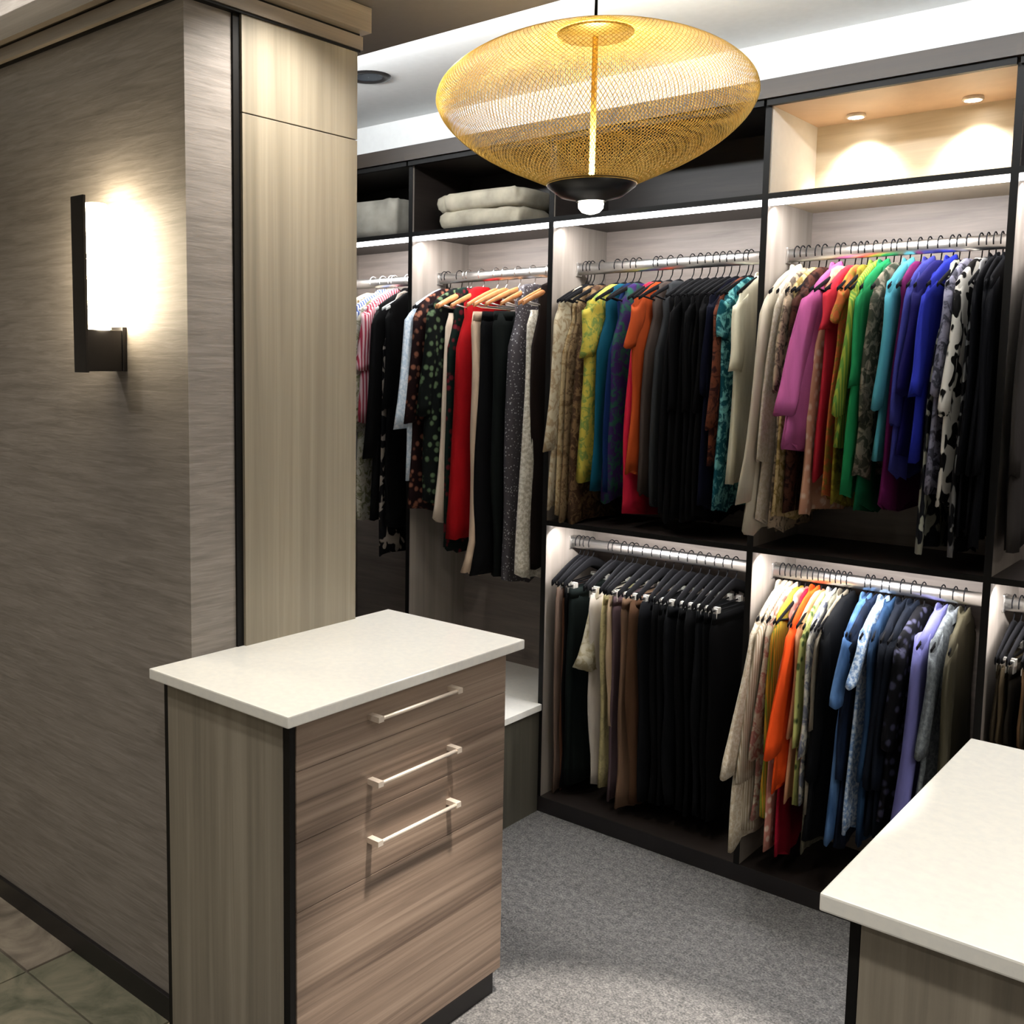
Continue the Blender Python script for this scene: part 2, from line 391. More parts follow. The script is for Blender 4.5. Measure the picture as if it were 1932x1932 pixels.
for s in (1, -1):
    for wv in range(NW):
        a0 = 2 * PI * wv / NW; rings = []
        for k, (r, z) in enumerate(pf):
            a = a0 + s * (k / (len(pf) - 1)) * 1.25
            c_, s_ = math.cos(a), math.sin(a); h = .0007
            p = Vector((PX + r * c_, PY + r * s_, z)); rad = Vector((c_, s_, 0)); tan = Vector((-s_, c_, 0))
            rings.append([p + rad * h, p - rad * h * .5 + tan * h, p - rad * h * .5 - tan * h])
        mb.quad_strip(rings, cap0=False, cap1=False)
tag(build(mb, 'mesh_shade', M_gold, pd), kind='stuff')
for r, z in ((.088, 2.352), (.1, 2.018)):
    pts = [(PX + r * math.cos(2 * PI * k / 64), PY + r * math.sin(2 * PI * k / 64), z) for k in range(65)]
    mb = MB(); rings = []
    for k in range(64):
        a = 2 * PI * k / 64; rings.append([(PX + (r + .0022 * math.cos(q)) * math.cos(a), PY + (r + .0022 * math.cos(q)) * math.sin(a), z + .0022 * math.sin(q)) for q in (0, 2.1, 4.2)])
    rings.append(rings[0]); mb.quad_strip(rings, cap0=False, cap1=False); build(mb, 'mesh_ring', M_gold, pd)
build(MB().lathe([(.001, 2.342), (.082, 2.346), (.086, 2.35), (.001, 2.356)], PX, PY, 40, False, False), 'top_disc', plain('gold_disc', (112, 90, 34), .35, .6), pd)
build(MB().lathe([(.09, 2.356), (.07, 2.366), (.03, 2.374), (.012, 2.38)], PX, PY, 32), 'top_cap', M_base, pd)
build(MB().tube([(PX, PY, 2.377), (PX, PY, 2.486)], .0035), 'cord', M_black, pd)
build(MB().lathe([(.05, 2.4995), (.048, 2.485), (.01, 2.48)], PX, PY, 28), 'ceiling_canopy', M_base, pd)
build(MB().tube([(PX, PY, 2.0), (PX, PY, 2.346)], .0065, 12), 'rod', M_gold, pd)
build(MB().lathe([(.102, 2.022), (.1, 2.014), (.07, 1.992), (.036, 1.984), (.034, 1.98)], PX, PY, 40, False, True), 'lower_bowl', plain('bowl_black', (18, 19, 19), .35), pd)
build(MB().lathe([(.098, 2.019), (.06, 1.996), (.012, 1.992)], PX, PY, 40, False, True), 'bowl_lining', M_gold, pd)
build(MB().lathe([(.024, 1.984), (.029, 1.976), (.028, 1.966), (.02, 1.957), (.008, 1.953)], PX, PY, 28), 'bulb', M_bulb, pd)
area('pendant_uplight', (PX, PY, 2.026), .14, 8, (1, .86, .6), rot=(PI, 0, 0), spread=135)

# ------------------------------------------------------------ folded things on top of the left sections
def linen(name, x0, x1, y0, y1, z0, z1, mat, label, cat, nl, seed):
    t = thing(name, ((x0 + x1) / 2, (y0 + y1) / 2, z0), label, cat)
    rnd = random.Random(seed); z = z0
    for l in range(nl):
        h = (z1 - z0) / nl; rings = []; n = 36; jx = rnd.uniform(-.008, .008)
        for zz, ins in ((0, .012), (.2, .001), (.5, 0), (.8, .001), (1, .014)):
            ring = []
            for k in range(n):
                a = 2 * PI * k / n; c, s = math.cos(a), math.sin(a)
                ex = math.copysign(abs(c) ** .35, c); ey = math.copysign(abs(s) ** .35, s)
                nz = mnoise.noise(Vector((c * 3 + seed, s * 3, l * 2.3 + zz))) * .02
                ring.append(((x0 + x1) / 2 + jx + ex * ((x1 - x0) / 2 - ins + nz), (y0 + y1) / 2 + ey * ((y1 - y0) / 2 - ins + nz), z + zz * h + .003 * mnoise.noise(Vector((c * 4, s * 4, l + seed)))))
            rings.append(ring)
        mb = MB().quad_strip(rings); build(mb, 'folded_layer', mat, t); z += h - .001
    return t
M_linen = plain('linen_cloth', (168, 160, 142), .9, var=.25, scale=14)
lb = linen('folded_blanket', -2.565, -2.19, D + .03, D + .30, ZS + .003, ZS + .135, M_linen, 'plump folded beige blanket on the shelf above the wooden hangers', 'blanket', 2, 3)
linen('fabric_bundle', -3.1, -2.77, D + .03, D + .28, ZS + .003, ZS + .15, plain('grey_cloth', (140, 136, 126), .9, var=.25, scale=12), 'pale grey fabric bundle on the top shelf beside the pillar', 'bundle', 1, 9)

# ------------------------------------------------------------ fabrics
def dk0(c):
    k = .72 if max(c[:3]) > .03 else .4
    return tuple(v * k for v in c[:3]) + (1,)
def fabric(col, pat, col2):
    key = 'fabric_%s_%s_%s' % (pat, '_'.join(map(str, col)), '_'.join(map(str, col2 or ())))
    if key in MATS: return MATS[key]
    m, nt, b = newmat(key); b.inputs['Roughness'].default_value = .85; b.inputs['Specular IOR Level'].default_value = .1
    c1 = dk0(lin(col)); weave = noise(nt, coords(nt), 260, 2)
    def dk(c, k): return tuple(x * k for x in c[:3]) + (1,)
    if pat == 'plain':
        out = ramp(nt, noise(nt, coords(nt, (1, 1, .25)), 26, 3), [(.3, dk(c1, .84)), (.7, dk(c1, 1.12))])
    else:
        c2 = dk0(lin(col2))
        if pat == 'stripe':
            wv = N(nt, 'ShaderNodeTexWave', bands_direction='Y'); wv.inputs['Scale'].default_value = 26; wv.inputs['Distortion'].default_value = .25
            nt.links.new(coords(nt, (.5, 1, .1)), wv.inputs['Vector']); out = ramp(nt, wv.outputs['Fac'], [(.45, c1), (.62, c2)])
        elif pat == 'print': out = ramp(nt, noise(nt, coords(nt), 34, 3, .6, 1), [(.46, c1), (.58, c2)])
        elif pat == 'bold': out = ramp(nt, noise(nt, coords(nt, (1, 1, .8)), 24, 1, .5, .6), [(.52, c1), (.55, c2)])
        elif pat == 'floral':
            vo = N(nt, 'ShaderNodeTexVoronoi'); vo.inputs['Scale'].default_value = 34; nt.links.new(coords(nt), vo.inputs['Vector'])
            out = ramp(nt, vo.outputs['Distance'], [(.22, c2), (.42, c1)])
        elif pat == 'sequin':
            vo = N(nt, 'ShaderNodeTexVoronoi'); vo.inputs['Scale'].default_value = 95; nt.links.new(coords(nt), vo.inputs['Vector'])
            out = ramp(nt, vo.outputs['Distance'], [(.16, c2), (.3, c1)]); b.inputs['Roughness'].default_value = .35; b.inputs['Metallic'].default_value = .3
        elif pat == 'lace': out = ramp(nt, noise(nt, coords(nt), 90, 3, .6), [(.42, c1), (.6, c2)])
        else: out = ramp(nt, noise(nt, coords(nt, (1, 1, .3)), 22, 4), [(.38, c2), (.66, c1)])
    nt.links.new(out, b.inputs['Base Color']); bump(nt, b, weave, .25, .001)
    MATS[key] = m; return m

# ------------------------------------------------------------ hangers (shared meshes)
def hook(mb):
    pts = []
    for k in range(13):
        a = math.radians(-50 + k * 20)
        pts.append((0, -.0255 * math.cos(a) * .9, .0265 * math.sin(a) - .002))
    pts = pts[::-1]
    # the arc rides over the rod; the shank drops from its rear end to the neck
    mb.tube([(0, 0, -.065), (0, 0, -.05), (0, .012, -.036)] + [(0, .0235 * math.cos(math.radians(a)), .004 + .0235 * math.sin(math.radians(a))) for a in range(-40, 211, 25)], .0017, 6)
def hanger_meshes(kind):
    mat = {'wood': M_hwood, 'velvet': M_felt, 'clip': M_felt, 'white': M_pl}[kind]
    hk = MB(); hook(hk)
    tip, th, drop = {'wood': (.185, .0062, .062), 'velvet': (.186, .0038, .062), 'clip': (.172, .0042, .062), 'white': (.182, .004, .062)}[kind]
    mb = MB(); rings = []
    for k in range(17):
        y = -tip + 2 * tip * k / 16; q = abs(y) / tip
        z = -.086 - drop * q ** 1.25; hh = (.013 if kind == 'wood' else .0095) * (1 - .35 * q)
        if kind == 'clip': hh *= 1.9
        rings.append([(th * math.cos(a) * (1 - .4 * q), y, z + hh * math.sin(a)) for a in [2 * PI * j / 8 for j in range(8)]])
    mb.quad_strip(rings)
    bar = MB()
    if kind == 'clip': bar.tube([(0, -.15, -.138), (0, -.145, -.158), (0, 0, -.162), (0, .145, -.158), (0, .15, -.138)], .0028, 6)
    else: bar.tube([(0, -tip * .9, -.086 - drop * .88), (0, -tip * .5, -.15), (0, tip * .5, -.15), (0, tip * .9, -.086 - drop * .88)], .003, 6)
    cl = MB()
    if kind == 'clip':
        cl.box(-.0065, .0065, -.014, .014, -.026, .01); cl.box(-.009, .009, -.008, .008, -.006, .014)
    return hk.mesh('hook', M_chrome if kind == 'wood' else mat), mb.mesh('shoulder_bar', mat), bar.mesh('lower_bar', M_chrome if kind == 'wood' else mat), (cl.mesh('clip', M_clip, .0015) if kind == 'clip' else None)
HM = {k: hanger_meshes(k) for k in ('wood', 'velvet', 'clip', 'white')}
HS = .026
def hanger(kind, x, z, rz, label, group, cy=.12, cz=-.162):
    t = thing('clothes_hanger', (x, RY, z), label, 'hanger', group, rz)
    hk, sb, lb_, cl = HM[kind]
    link('hook', hk, t); link('shoulder_bar', sb, t).location = (0, 0, HS); link('lower_bar', lb_, t).location = (0, 0, HS)
    if cl:
        for s in (-1, 1):
            c = link('clip', cl, t); c.location = (0, s * cy, cz + HS)
    return t

# ------------------------------------------------------------ garments
def sgn(v, e): return math.copysign(abs(v) ** e, v)
def cloth_body(rows, a, seed, nf=3, n=30, lean=0, split=False):
    rnd = random.Random(seed); ph = rnd.uniform(0, 6.28); ph2 = rnd.uniform(0, 6.28); rings = []
    z0, z1 = rows[0][0], rows[-1][0]; R2 = []
    for i in range(len(rows) - 1):
        za, zb = rows[i][0], rows[i + 1][0]; st = max(1, int(abs(zb - za) / .05))
        for k in range(st):
            t_ = k / st; R2.append([p + (q - p) * t_ for p, q in zip(rows[i], rows[i + 1])])
    R2.append(list(rows[-1]))
    for z, wf, wb, am in R2:
        t_ = (z0 - z) / (z0 - z1); ring = []
        dr = .006 * mnoise.noise(Vector((seed * 1.7, t_ * 3, 0))) + lean * t_
        dy = .022 * mnoise.noise(Vector((seed * 2.3, t_ * 2.2, 5)))
        for k in range(n):
            an = 2 * PI * k / n; c, s = math.cos(an), math.sin(an)
            rp = 1 + t_ * (.42 * math.sin(nf * 2 * an + ph + t_ * 1.5) + .2 * math.sin(nf * 5 * an + ph2)) + .1 * math.sin(7 * an + ph2 + z * 14)
            y = -sgn(c, .8) * ((wf + dy) if c > 0 else wb)
            x = sgn(s, .75) * a * am * max(.3, rp) + dr + a * .45 * t_ * math.sin(y * 46 + ph + t_ * 2)
            ring.append((x, y, z + (.012 * math.sin(y * 24 + ph) + .008 * math.sin(y * 61 + ph2) if i and z == z1 else 0)))
        rings.append(ring)
    return MB().quad_strip(rings)
def sleeve_mesh(a, seed, y0, z0, ln, out, side, r0=.05, cuff=False):
    rnd = random.Random(seed); ph = rnd.uniform(0, 6.28); rings = []; n = 14; m_ = 9
    for i in range(m_ + 1):
        t_ = i / m_; z = z0 - ln * t_; y = y0 + side * out * t_ ** 1.1
        rr = r0 * (1 - .22 * t_) * (1.12 if cuff and t_ > .85 else 1) * (.75 if i == 0 else 1)
        rings.append([(a * .8 * sgn(math.sin(q), .8) * (1 + .25 * math.sin(3 * q + ph + t_ * 4)) + .004 * math.sin(t_ * 5 + ph), y + side * 0 + rr * math.cos(q), z + .006 * math.sin(2 * q + ph) - side * math.cos(q) * side * .0 + (.03 * math.cos(q) * -side if i == 0 else -.012 * math.cos(q) * side * 0)) for q in [2 * PI * j / n for j in range(n)]])
    return MB().quad_strip(rings)
def collar_mesh(a, seed):
    rings = []
    for rx, ry, z in ((.017, .05, -.098), (.016, .046, -.076), (.013, .04, -.06), (.010, .034, -.062), (.008, .03, -.086)):
        rings.append([(min(rx, a * 1.3) * math.cos(q), ry * math.sin(q), z + .008 * math.cos(q * 2)) for q in [2 * PI * j / 18 for j in range(18)]])
    return MB().quad_strip(rings, cap0=False, cap1=False)
BACK = .168
STOP = ('beside', 'right', 'left', 'whose', 'hanging', 'among', 'behind', 'between', 'showing', 'pressed', 'under', 'at', 'first', 'second', 'last', 'next', 'nearest', 'reaching', 'squeezed', 'near', 'above')
def short(label):
    w_ = label.replace(',', '').split(); out = []
    for q in w_:
        if q in STOP and out: break
        out.append(q)
    return 'the ' + ' '.join(out[:11])
NAME = {'shirt': 'shirt', 'blouse': 'blouse', 'jacket': 'jacket', 'dress': 'dress', 'skirt': 'skirt', 'pants': 'trousers'}
def garment(bay, kind, x, zh, wf, a, col, pat, col2, label, sl, group, idx):
    low = bay.islower(); zr = ROD_L if low else ROD_U
    rnd = random.Random(idx * 13 + 5); rz = math.radians(rnd.uniform(-3.5, 3.5))
    zh = max(zh, .085 if low else (ZM + .034 if bay in 'CDE' else .3)) - zr - HS
    t = thing(NAME[kind], (x, RY, zr), label, {'pants': 'trousers'}.get(kind, kind), group, rz)
    mat = fabric(col, pat, col2); sd = idx * 1.37 + 2
    j = rnd.uniform(-.006, .006)
    if kind in ('pants', 'skirt'):
        top = -.172 if (low or bay == 'B') else -.16; w0 = min(wf, .15)
        if kind == 'pants': rows = [(top, w0 * .93, w0 * .93, .6), (top - .05, w0, w0, .8), (top - .2, w0 * .98, w0 * .95, 1), (zh + .12, w0 * .84 * (1.25 if 'wide' in label else 1), w0 * .78, .95), (zh, w0 * .85 * (1.5 if 'wide' in label else 1), w0 * .78, 1)]
        else: rows = [(top, w0 * .7, w0 * .7, .6), (top - .05, w0 * .85, w0 * .8, .8), (zh, wf * 1.12, BACK, 1.3)]
        b_ = cloth_body(rows, a, sd, 2); link('leg' if False else 'body', b_.mesh('body', mat), t)
        wb_ = MB()
        rings = []
        for z, g_ in ((top + .004, 1.0), (top - .03, 1.06)):
            f0 = rows[0][1] if z > top - .01 else rows[0][1] * 1.03
            rings.append([(a * .72 * g_ * sgn(math.sin(q), .8), -f0 * 1.01 * sgn(math.cos(q), .8), z) for q in [2 * PI * k / 20 for k in range(20)]])
        link('waistband', wb_.quad_strip(rings).mesh('waistband', mat), t)
        kindh = 'clip' if low else 'wood'
    else:
        shf = min(.172, wf * .9)
        slv = sl is not None
        bw = (wf * .86 if slv and wf > .2 else wf * .97)
        flare = 1.24 if bay in 'Dd' else 1.06
        if kind == 'dress' and not slv: shf *= .72
        rows = [(-.068, .035, .035, .6), (-.082, .075, .07, .75), (-.106, shf * .72, .12, .85), (-.134 + j, shf * .98, .155, .95), (-.185, shf * (1.0 if slv else .92), .158, .95),
                (-.30, min(bw, shf * 1.05) if kind != 'dress' else bw * .93, .155, 1), (-.42, bw * (.95 + (flare - 1) * .5), .155, 1.02), (zh, bw * flare, BACK if kind == 'dress' else .16, 1.08)]
        rows = [r for r in rows if r[0] > zh + .02 or r is rows[-1]]
        link('body', cloth_body(rows, a, sd, 3).mesh('body', mat), t)
        if slv:
            # hanging sleeves; the front one is pushed forward as far as the garment reaches
            link('sleeve', sleeve_mesh(a, sd, -(shf - .028), -.138, sl, max(.004, wf * (1.14 if bay in 'Dd' else 1.03) - shf), -1, .048 if wf < .25 else .078, kind == 'shirt').mesh('sleeve', mat), t)
            link('sleeve', sleeve_mesh(a, sd + 1, .125, -.155, min(sl, .5), .0, 1, .04, kind == 'shirt').mesh('sleeve', mat), t)
        if kind in ('shirt', 'jacket'): link('collar', collar_mesh(a, sd).mesh('collar', mat), t)
        kindh = 'velvet' if bay in 'C' or low else ('wood' if bay == 'B' and x > -2.52 else ('white' if bay == 'A' else 'velvet'))
    for ch in t.children: ch.location = (0, 0, HS - (.018 if bay == 'C' else 0))
    sh = short(label) if not group else {'pants': 'dark trousers', 'jacket': 'a black jacket', 'blouse': 'a black top', 'shirt': 'a navy denim shirt'}[kind]
    G_ = 'hangers on the %s rail above %s' % (('lower' if low else 'upper'), {'a': '', 'b': 'the bench', 'c': 'the middle section', 'd': 'the right section', 'e': 'the far right section'}.get(bay.lower(), ''))
    if kindh == 'clip': hanger('clip', x, zr, rz, 'black clip hanger holding ' + sh, 'black velvet clip hangers', cy=min(wf, .15) * .75)
    elif kindh == 'wood': hanger('wood', x, zr, rz, 'light wooden hanger holding ' + sh, 'wooden hangers above the bench')
    elif kindh == 'white': hanger('white', x, zr, rz, 'white hanger holding ' + sh, 'white hangers beside the pillar')
    else: hanger('velvet', x, zr, rz, 'thin black hanger holding ' + sh, 'thin black hangers on the %s rails' % ('lower' if low else 'upper'))
# (section, kind, x, hem z, forward reach, half thickness, colour, pattern, second colour, label, sleeve, group)
GARMENTS = [
    ('A', 'blouse', -3.016, 1.146, 0.2, 0.0217, (200, 190, 170), 'print', (120, 100, 70), 'beige printed blouse at the far left beside the light wood pillar', 0.45, None),
    ('A', 'shirt', -2.96, 1.238, 0.21, 0.0264, (205, 210, 225), 'stripe', (70, 90, 150), 'white shirt with blue stripes beside the light wood pillar', 0.3, None),
    ('A', 'shirt', -2.911, 0.981, 0.22, 0.0164, (190, 185, 172), 'print', (120, 120, 90), 'off-white shirt with faded olive print next to the black jacket', 0.5, None),
    ('A', 'shirt', -2.894, 1.371, 0.2, 0.0228, (225, 190, 195), 'stripe', (170, 60, 80), 'white shirt with thin red stripes behind the black jacket', 0.25, None),
    ('A', 'jacket', -2.82, 0.993, 0.23, 0.0228, (14, 13, 15), 'plain', None, 'long black jacket hanging nearest the light wood pillar', 0.6, None),
    ('A', 'dress', -2.803, 0.848, 0.19, 0.0119, (22, 22, 26), 'bold', (150, 140, 130), 'black dress whose hem shows a white and grey scarf print', None, None),
    ('A', 'jacket', -2.772, 0.949, 0.18, 0.0152, (10, 10, 12), 'plain', None, 'plain black top between the scarf-print dress and the pale blue blouse', 0.4, None),
    ('B', 'blouse', -2.625, 1.177, 0.25, 0.0117, (180, 198, 215), 'lace', (215, 225, 232), 'pale blue blouse with a long trailing sleeve', 0.47, None),
    ('B', 'blouse', -2.608, 1.045, 0.23, 0.019, (42, 22, 24), 'floral', (140, 90, 70), 'dark brown floral blouse beside the pale blue blouse', 0.45, None),
    ('B', 'dress', -2.549, 1.072, 0.22, 0.0228, (16, 22, 20), 'floral', (90, 110, 80), 'black and green floral tunic with rose and white flecks', 0.42, None),
    ('B', 'skirt', -2.517, 1.014, 0.165, 0.0123, (215, 200, 180), 'plain', None, 'pale pink flared garment left of the long red one', None, None),
    ('B', 'dress', -2.5, 0.892, 0.14, 0.0192, (20, 40, 34), 'floral', (110, 30, 40), 'dark green floral dress whose hem hangs below the pale pink one', None, None),
    ('B', 'dress', -2.44, 0.96, 0.155, 0.03, (165, 16, 22), 'plain', None, 'long plain red dress among the pale and black ones', None, None),
    ('B', 'pants', -2.37, 0.831, 0.16, 0.0281, (205, 180, 155), 'plain', None, 'ivory wide-leg trousers right of the red dress', None, None),
    ('B', 'pants', -2.328, 0.824, 0.14, 0.0253, (14, 14, 17), 'plain', None, 'black trousers right of the ivory wide-leg trousers', None, None),
    ('B', 'pants', -2.268, 0.819, 0.14, 0.03, (22, 28, 26), 'plain', None, 'very dark green trousers left of the grey sequinned garment', None, None),
    ('B', 'dress', -2.201, 0.818, 0.15, 0.03, (80, 76, 80), 'sequin', (185, 185, 185), 'long grey dress with small shiny sequins', None, None),
    ('B', 'skirt', -2.13, 0.841, 0.15, 0.0245, (190, 182, 165), 'lace', (235, 230, 215), 'silvery white long dress last on the wooden hangers', None, None),
    ('B', 'dress', -2.103, 0.875, 0.13, 0.0144, (45, 34, 30), 'plain', None, 'dark brown dress squeezed against the panel beside the wooden hangers', None, None),
    ('C', 'blouse', -1.975, 1.145, 0.235, 0.011, (205, 192, 165), 'print', (170, 150, 120), 'cream blouse first on the black hangers', 0.5, None),
    ('C', 'dress', -1.961, 1.092, 0.18, 0.009, (180, 160, 125), 'print', (140, 115, 80), 'beige tunic second on the black hangers', None, None),
    ('C', 'dress', -1.947, 1.09, 0.175, 0.0133, (140, 118, 88), 'print', (90, 70, 48), 'khaki tunic between the beige and the brown one', None, None),
    ('C', 'dress', -1.908, 1.093, 0.17, 0.0251, (70, 50, 36), 'print', (120, 95, 66), 'mottled brown tunic left of the yellow-green blouse', None, None),
    ('C', 'blouse', -1.847, 1.246, 0.19, 0.023, (188, 172, 70), 'print', (120, 140, 70), 'yellow-green blouse left of the teal one', 0.18, None),
    ('C', 'dress', -1.816, 1.202, 0.17, 0.0149, (10, 72, 92), 'plain', None, 'teal sleeveless top right of the yellow-green blouse', None, None),
    ('C', 'dress', -1.787, 1.205, 0.17, 0.013, (12, 34, 78), 'plain', None, 'deep navy blue top right of the teal one', None, None),
    ('C', 'dress', -1.764, 1.184, 0.155, 0.0217, (50, 30, 80), 'print', (30, 80, 60), 'dark purple top with green print between navy and orange', None, None),
    ('C', 'dress', -1.7, 1.138, 0.165, 0.0199, (190, 30, 55), 'plain', None, 'crimson dress whose hem hangs below the rust orange blouse', None, None),
    ('C', 'blouse', -1.684, 1.269, 0.21, 0.0134, (175, 72, 30), 'plain', None, 'rust orange blouse, brightest on the black hangers', 0.15, None),
    ('C', 'dress', -1.647, 1.216, 0.16, 0.0179, (70, 60, 55), 'plain', None, 'dark taupe top right of the rust orange blouse', None, None),
    ('C', 'dress', -1.612, 1.184, 0.16, 0.0194, (46, 48, 50), 'plain', None, 'charcoal top right of the dark taupe one', None, None),
    ('C', 'blouse', -1.569, 1.148, 0.185, 0.0178, (9, 9, 12), 'plain', None, 'black top in the tight row left of the cream cardigan', None, 'black tops in the upper middle section'),
    ('C', 'blouse', -1.541, 1.142, 0.185, 0.0138, (9, 9, 12), 'plain', None, 'black top in the tight row left of the cream cardigan', 0.35, 'black tops in the upper middle section'),
    ('C', 'blouse', -1.514, 1.137, 0.185, 0.0136, (9, 9, 12), 'plain', None, 'black top in the tight row left of the cream cardigan', None, 'black tops in the upper middle section'),
    ('C', 'blouse', -1.487, 1.156, 0.185, 0.0126, (9, 9, 12), 'plain', None, 'black top in the tight row left of the cream cardigan', 0.35, 'black tops in the upper middle section'),
    ('C', 'blouse', -1.464, 1.15, 0.185, 0.0115, (9, 9, 12), 'plain', None, 'black top in the tight row left of the cream cardigan', None, 'black tops in the upper middle section'),
    ('C', 'blouse', -1.441, 1.144, 0.185, 0.0125, (9, 9, 12), 'plain', None, 'black top in the tight row left of the cream cardigan', 0.35, 'black tops in the upper middle section'),
    ('C', 'blouse', -1.414, 1.189, 0.19, 0.014, (14, 18, 42), 'plain', None, 'midnight blue top at the right end of the black tops', 0.3, None),
    ('C', 'blouse', -1.385, 1.323, 0.2, 0.011, (110, 60, 42), 'print', (50, 25, 25), 'reddish brown patterned top with its sleeve out beside the cream cardigan', 0.4, None),
    ('C', 'blouse', -1.37, 1.193, 0.185, 0.0126, (20, 80, 92), 'print', (120, 190, 190), 'turquoise blouse behind the cream cardigan', 0.12, None),
    ('C', 'jacket', -1.335, 1.287, 0.21, 0.0163, (222, 216, 190), 'plain', None, 'cream cardigan with pale mint shoulders at the right end', 0.22, None),
    ('D', 'shirt', -1.225, 1.134, 0.27, 0.0117, (198, 188, 168), 'plain', None, 'long cream shirt, first on the upper right rail', 0.62, None),
    ('D', 'blouse', -1.208, 1.157, 0.24, 0.009, (205, 192, 170), 'lace', (225, 215, 200), 'cream lace blouse behind the first long shirt', 0.5, None),
    ('D', 'blouse', -1.191, 1.135, 0.22, 0.0111, (175, 155, 130), 'print', (90, 80, 70), 'beige blouse with a grey ruffled printed hem', 0.3, None),
    ('D', 'blouse', -1.163, 1.168, 0.21, 0.0123, (190, 165, 120), 'print', (130, 110, 60), 'tan printed blouse left of the pink shirt', None, None),
    ('D', 'blouse', -1.142, 1.2, 0.19, 0.0146, (75, 45, 35), 'print', (40, 20, 18), 'dark brown blouse behind the pink shirt', 0.3, None),
    ('D', 'shirt', -1.105, 1.38, 0.31, 0.0134, (178, 88, 140), 'plain', None, 'pink shirt with rolled sleeve pushed forward of its neighbours', 0.36, None),
    ('D', 'dress', -1.088, 1.196, 0.185, 0.0118, (215, 160, 130), 'floral', (240, 205, 180), 'peach floral dress showing under the pink shirt', None, None),
    ('D', 'blouse', -1.058, 1.299, 0.18, 0.0122, (195, 45, 60), 'plain', None, 'bright red blouse right of the pink shirt', 0.12, None),
    ('D', 'blouse', -1.039, 1.232, 0.18, 0.009, (205, 105, 60), 'print', (150, 120, 50), 'coral orange blouse between the red and the mustard one', 0.1, None),
    ('D', 'dress', -1.022, 1.218, 0.175, 0.0105, (150, 135, 45), 'print', (110, 95, 30), 'mustard yellow dress with dark print', None, None),
    ('D', 'shirt', -0.997, 1.381, 0.22, 0.0124, (95, 135, 55), 'stripe', (150, 160, 60), 'lime green striped shirt left of the emerald one', 0.36, None),
    ('D', 'shirt', -0.972, 1.263, 0.2, 0.012, (30, 130, 75), 'plain', None, 'bright emerald green shirt', 0.28, None),
    ('D', 'dress', -0.949, 1.211, 0.18, 0.0102, (16, 90, 58), 'plain', None, 'dark green dress whose hem drops below the turquoise shirt', None, None),
    ('D', 'blouse', -0.932, 1.309, 0.19, 0.0107, (60, 62, 50), 'print', (130, 120, 105), 'olive grey printed blouse between green and turquoise', 0.38, None),
    ('D', 'shirt', -0.906, 1.357, 0.21, 0.0138, (75, 150, 165), 'plain', None, 'turquoise shirt with long cuffed sleeve', 0.34, None),
    ('D', 'blouse', -0.877, 1.225, 0.18, 0.0136, (95, 20, 75), 'plain', None, 'dark magenta blouse right of the turquoise shirt', None, None),
    ('D', 'shirt', -0.852, 1.317, 0.21, 0.0129, (55, 58, 135), 'plain', None, 'indigo shirt beside the royal blue one', 0.38, None),
    ('D', 'blouse', -0.825, 1.362, 0.21, 0.0141, (25, 22, 85), 'plain', None, 'deep violet blouse pressed behind the royal blue shirt', 0.3, None),
    ('D', 'shirt', -0.795, 1.373, 0.235, 0.0117, (32, 42, 150), 'plain', None, 'royal blue shirt, widest of the blue ones', 0.3, None),
    ('D', 'dress', -0.778, 1.121, 0.19, 0.0104, (30, 32, 40), 'bold', (165, 165, 150), 'black dress with pale scarf print reaching almost to the shelf', None, None),
    ('D', 'blouse', -0.754, 1.282, 0.2, 0.0138, (130, 128, 145), 'print', (60, 60, 70), 'pale lilac and grey printed blouse beside the animal print one', 0.3, None),
    ('D', 'blouse', -0.723, 1.244, 0.21, 0.0119, (225, 220, 210), 'bold', (20, 18, 18), 'black and white animal print blouse', 0.35, None),
    ('D', 'dress', -0.706, 1.118, 0.19, 0.009, (18, 18, 22), 'bold', (120, 120, 120), 'black tunic with grey brush strokes beside the animal print blouse', None, None),
    ('D', 'jacket', -0.689, 1.179, 0.205, 0.009, (12, 13, 20), 'plain', None, 'plain black jacket at the right end of the upper rail', 0.5, 'black jackets on the upper right rail'),
    ('D', 'jacket', -0.672, 1.17, 0.205, 0.009, (12, 13, 20), 'plain', None, 'plain black jacket at the right end of the upper rail', 0.5, 'black jackets on the upper right rail'),
    ('D', 'jacket', -0.655, 1.161, 0.205, 0.0117, (12, 13, 20), 'plain', None, 'plain black jacket at the right end of the upper rail', 0.5, 'black jackets on the upper right rail'),
    ('E', 'jacket', -0.577, 1.149, 0.2, 0.015, (50, 46, 44), 'plain', None, 'dark grey coat at the right picture edge, upper rail', 0.5, None),
    ('c', 'pants', -1.975, 0.056, 0.15, 0.0117, (120, 100, 88), 'plain', None, 'taupe trousers first on the lower clip hangers', None, None),
    ('c', 'pants', -1.958, 0.083, 0.14, 0.009, (85, 55, 40), 'plain', None, 'dark rust trousers second on the lower clip hangers', None, None),
    ('c', 'pants', -1.941, 0.093, 0.14, 0.0098, (14, 14, 16), 'plain', None, 'black trousers between the rust and the dark green pair', None, None),
    ('c', 'pants', -1.919, 0.122, 0.14, 0.0255, (24, 34, 32), 'plain', None, 'very dark green trousers left of the white ones', None, None),
    ('c', 'skirt', -1.839, 0.556, 0.185, 0.0242, (190, 182, 160), 'print', (160, 150, 120), 'short ivory flared skirt above the white trousers', None, None),
    ('c', 'pants', -1.822, 0.127, 0.16, 0.0125, (205, 196, 184), 'plain', None, 'white trousers, lightest on the lower clip hangers', None, None),
    ('c', 'pants', -1.789, 0.143, 0.15, 0.0157, (185, 172, 125), 'print', (160, 150, 110), 'pale khaki patterned trousers right of the white ones', None, None),
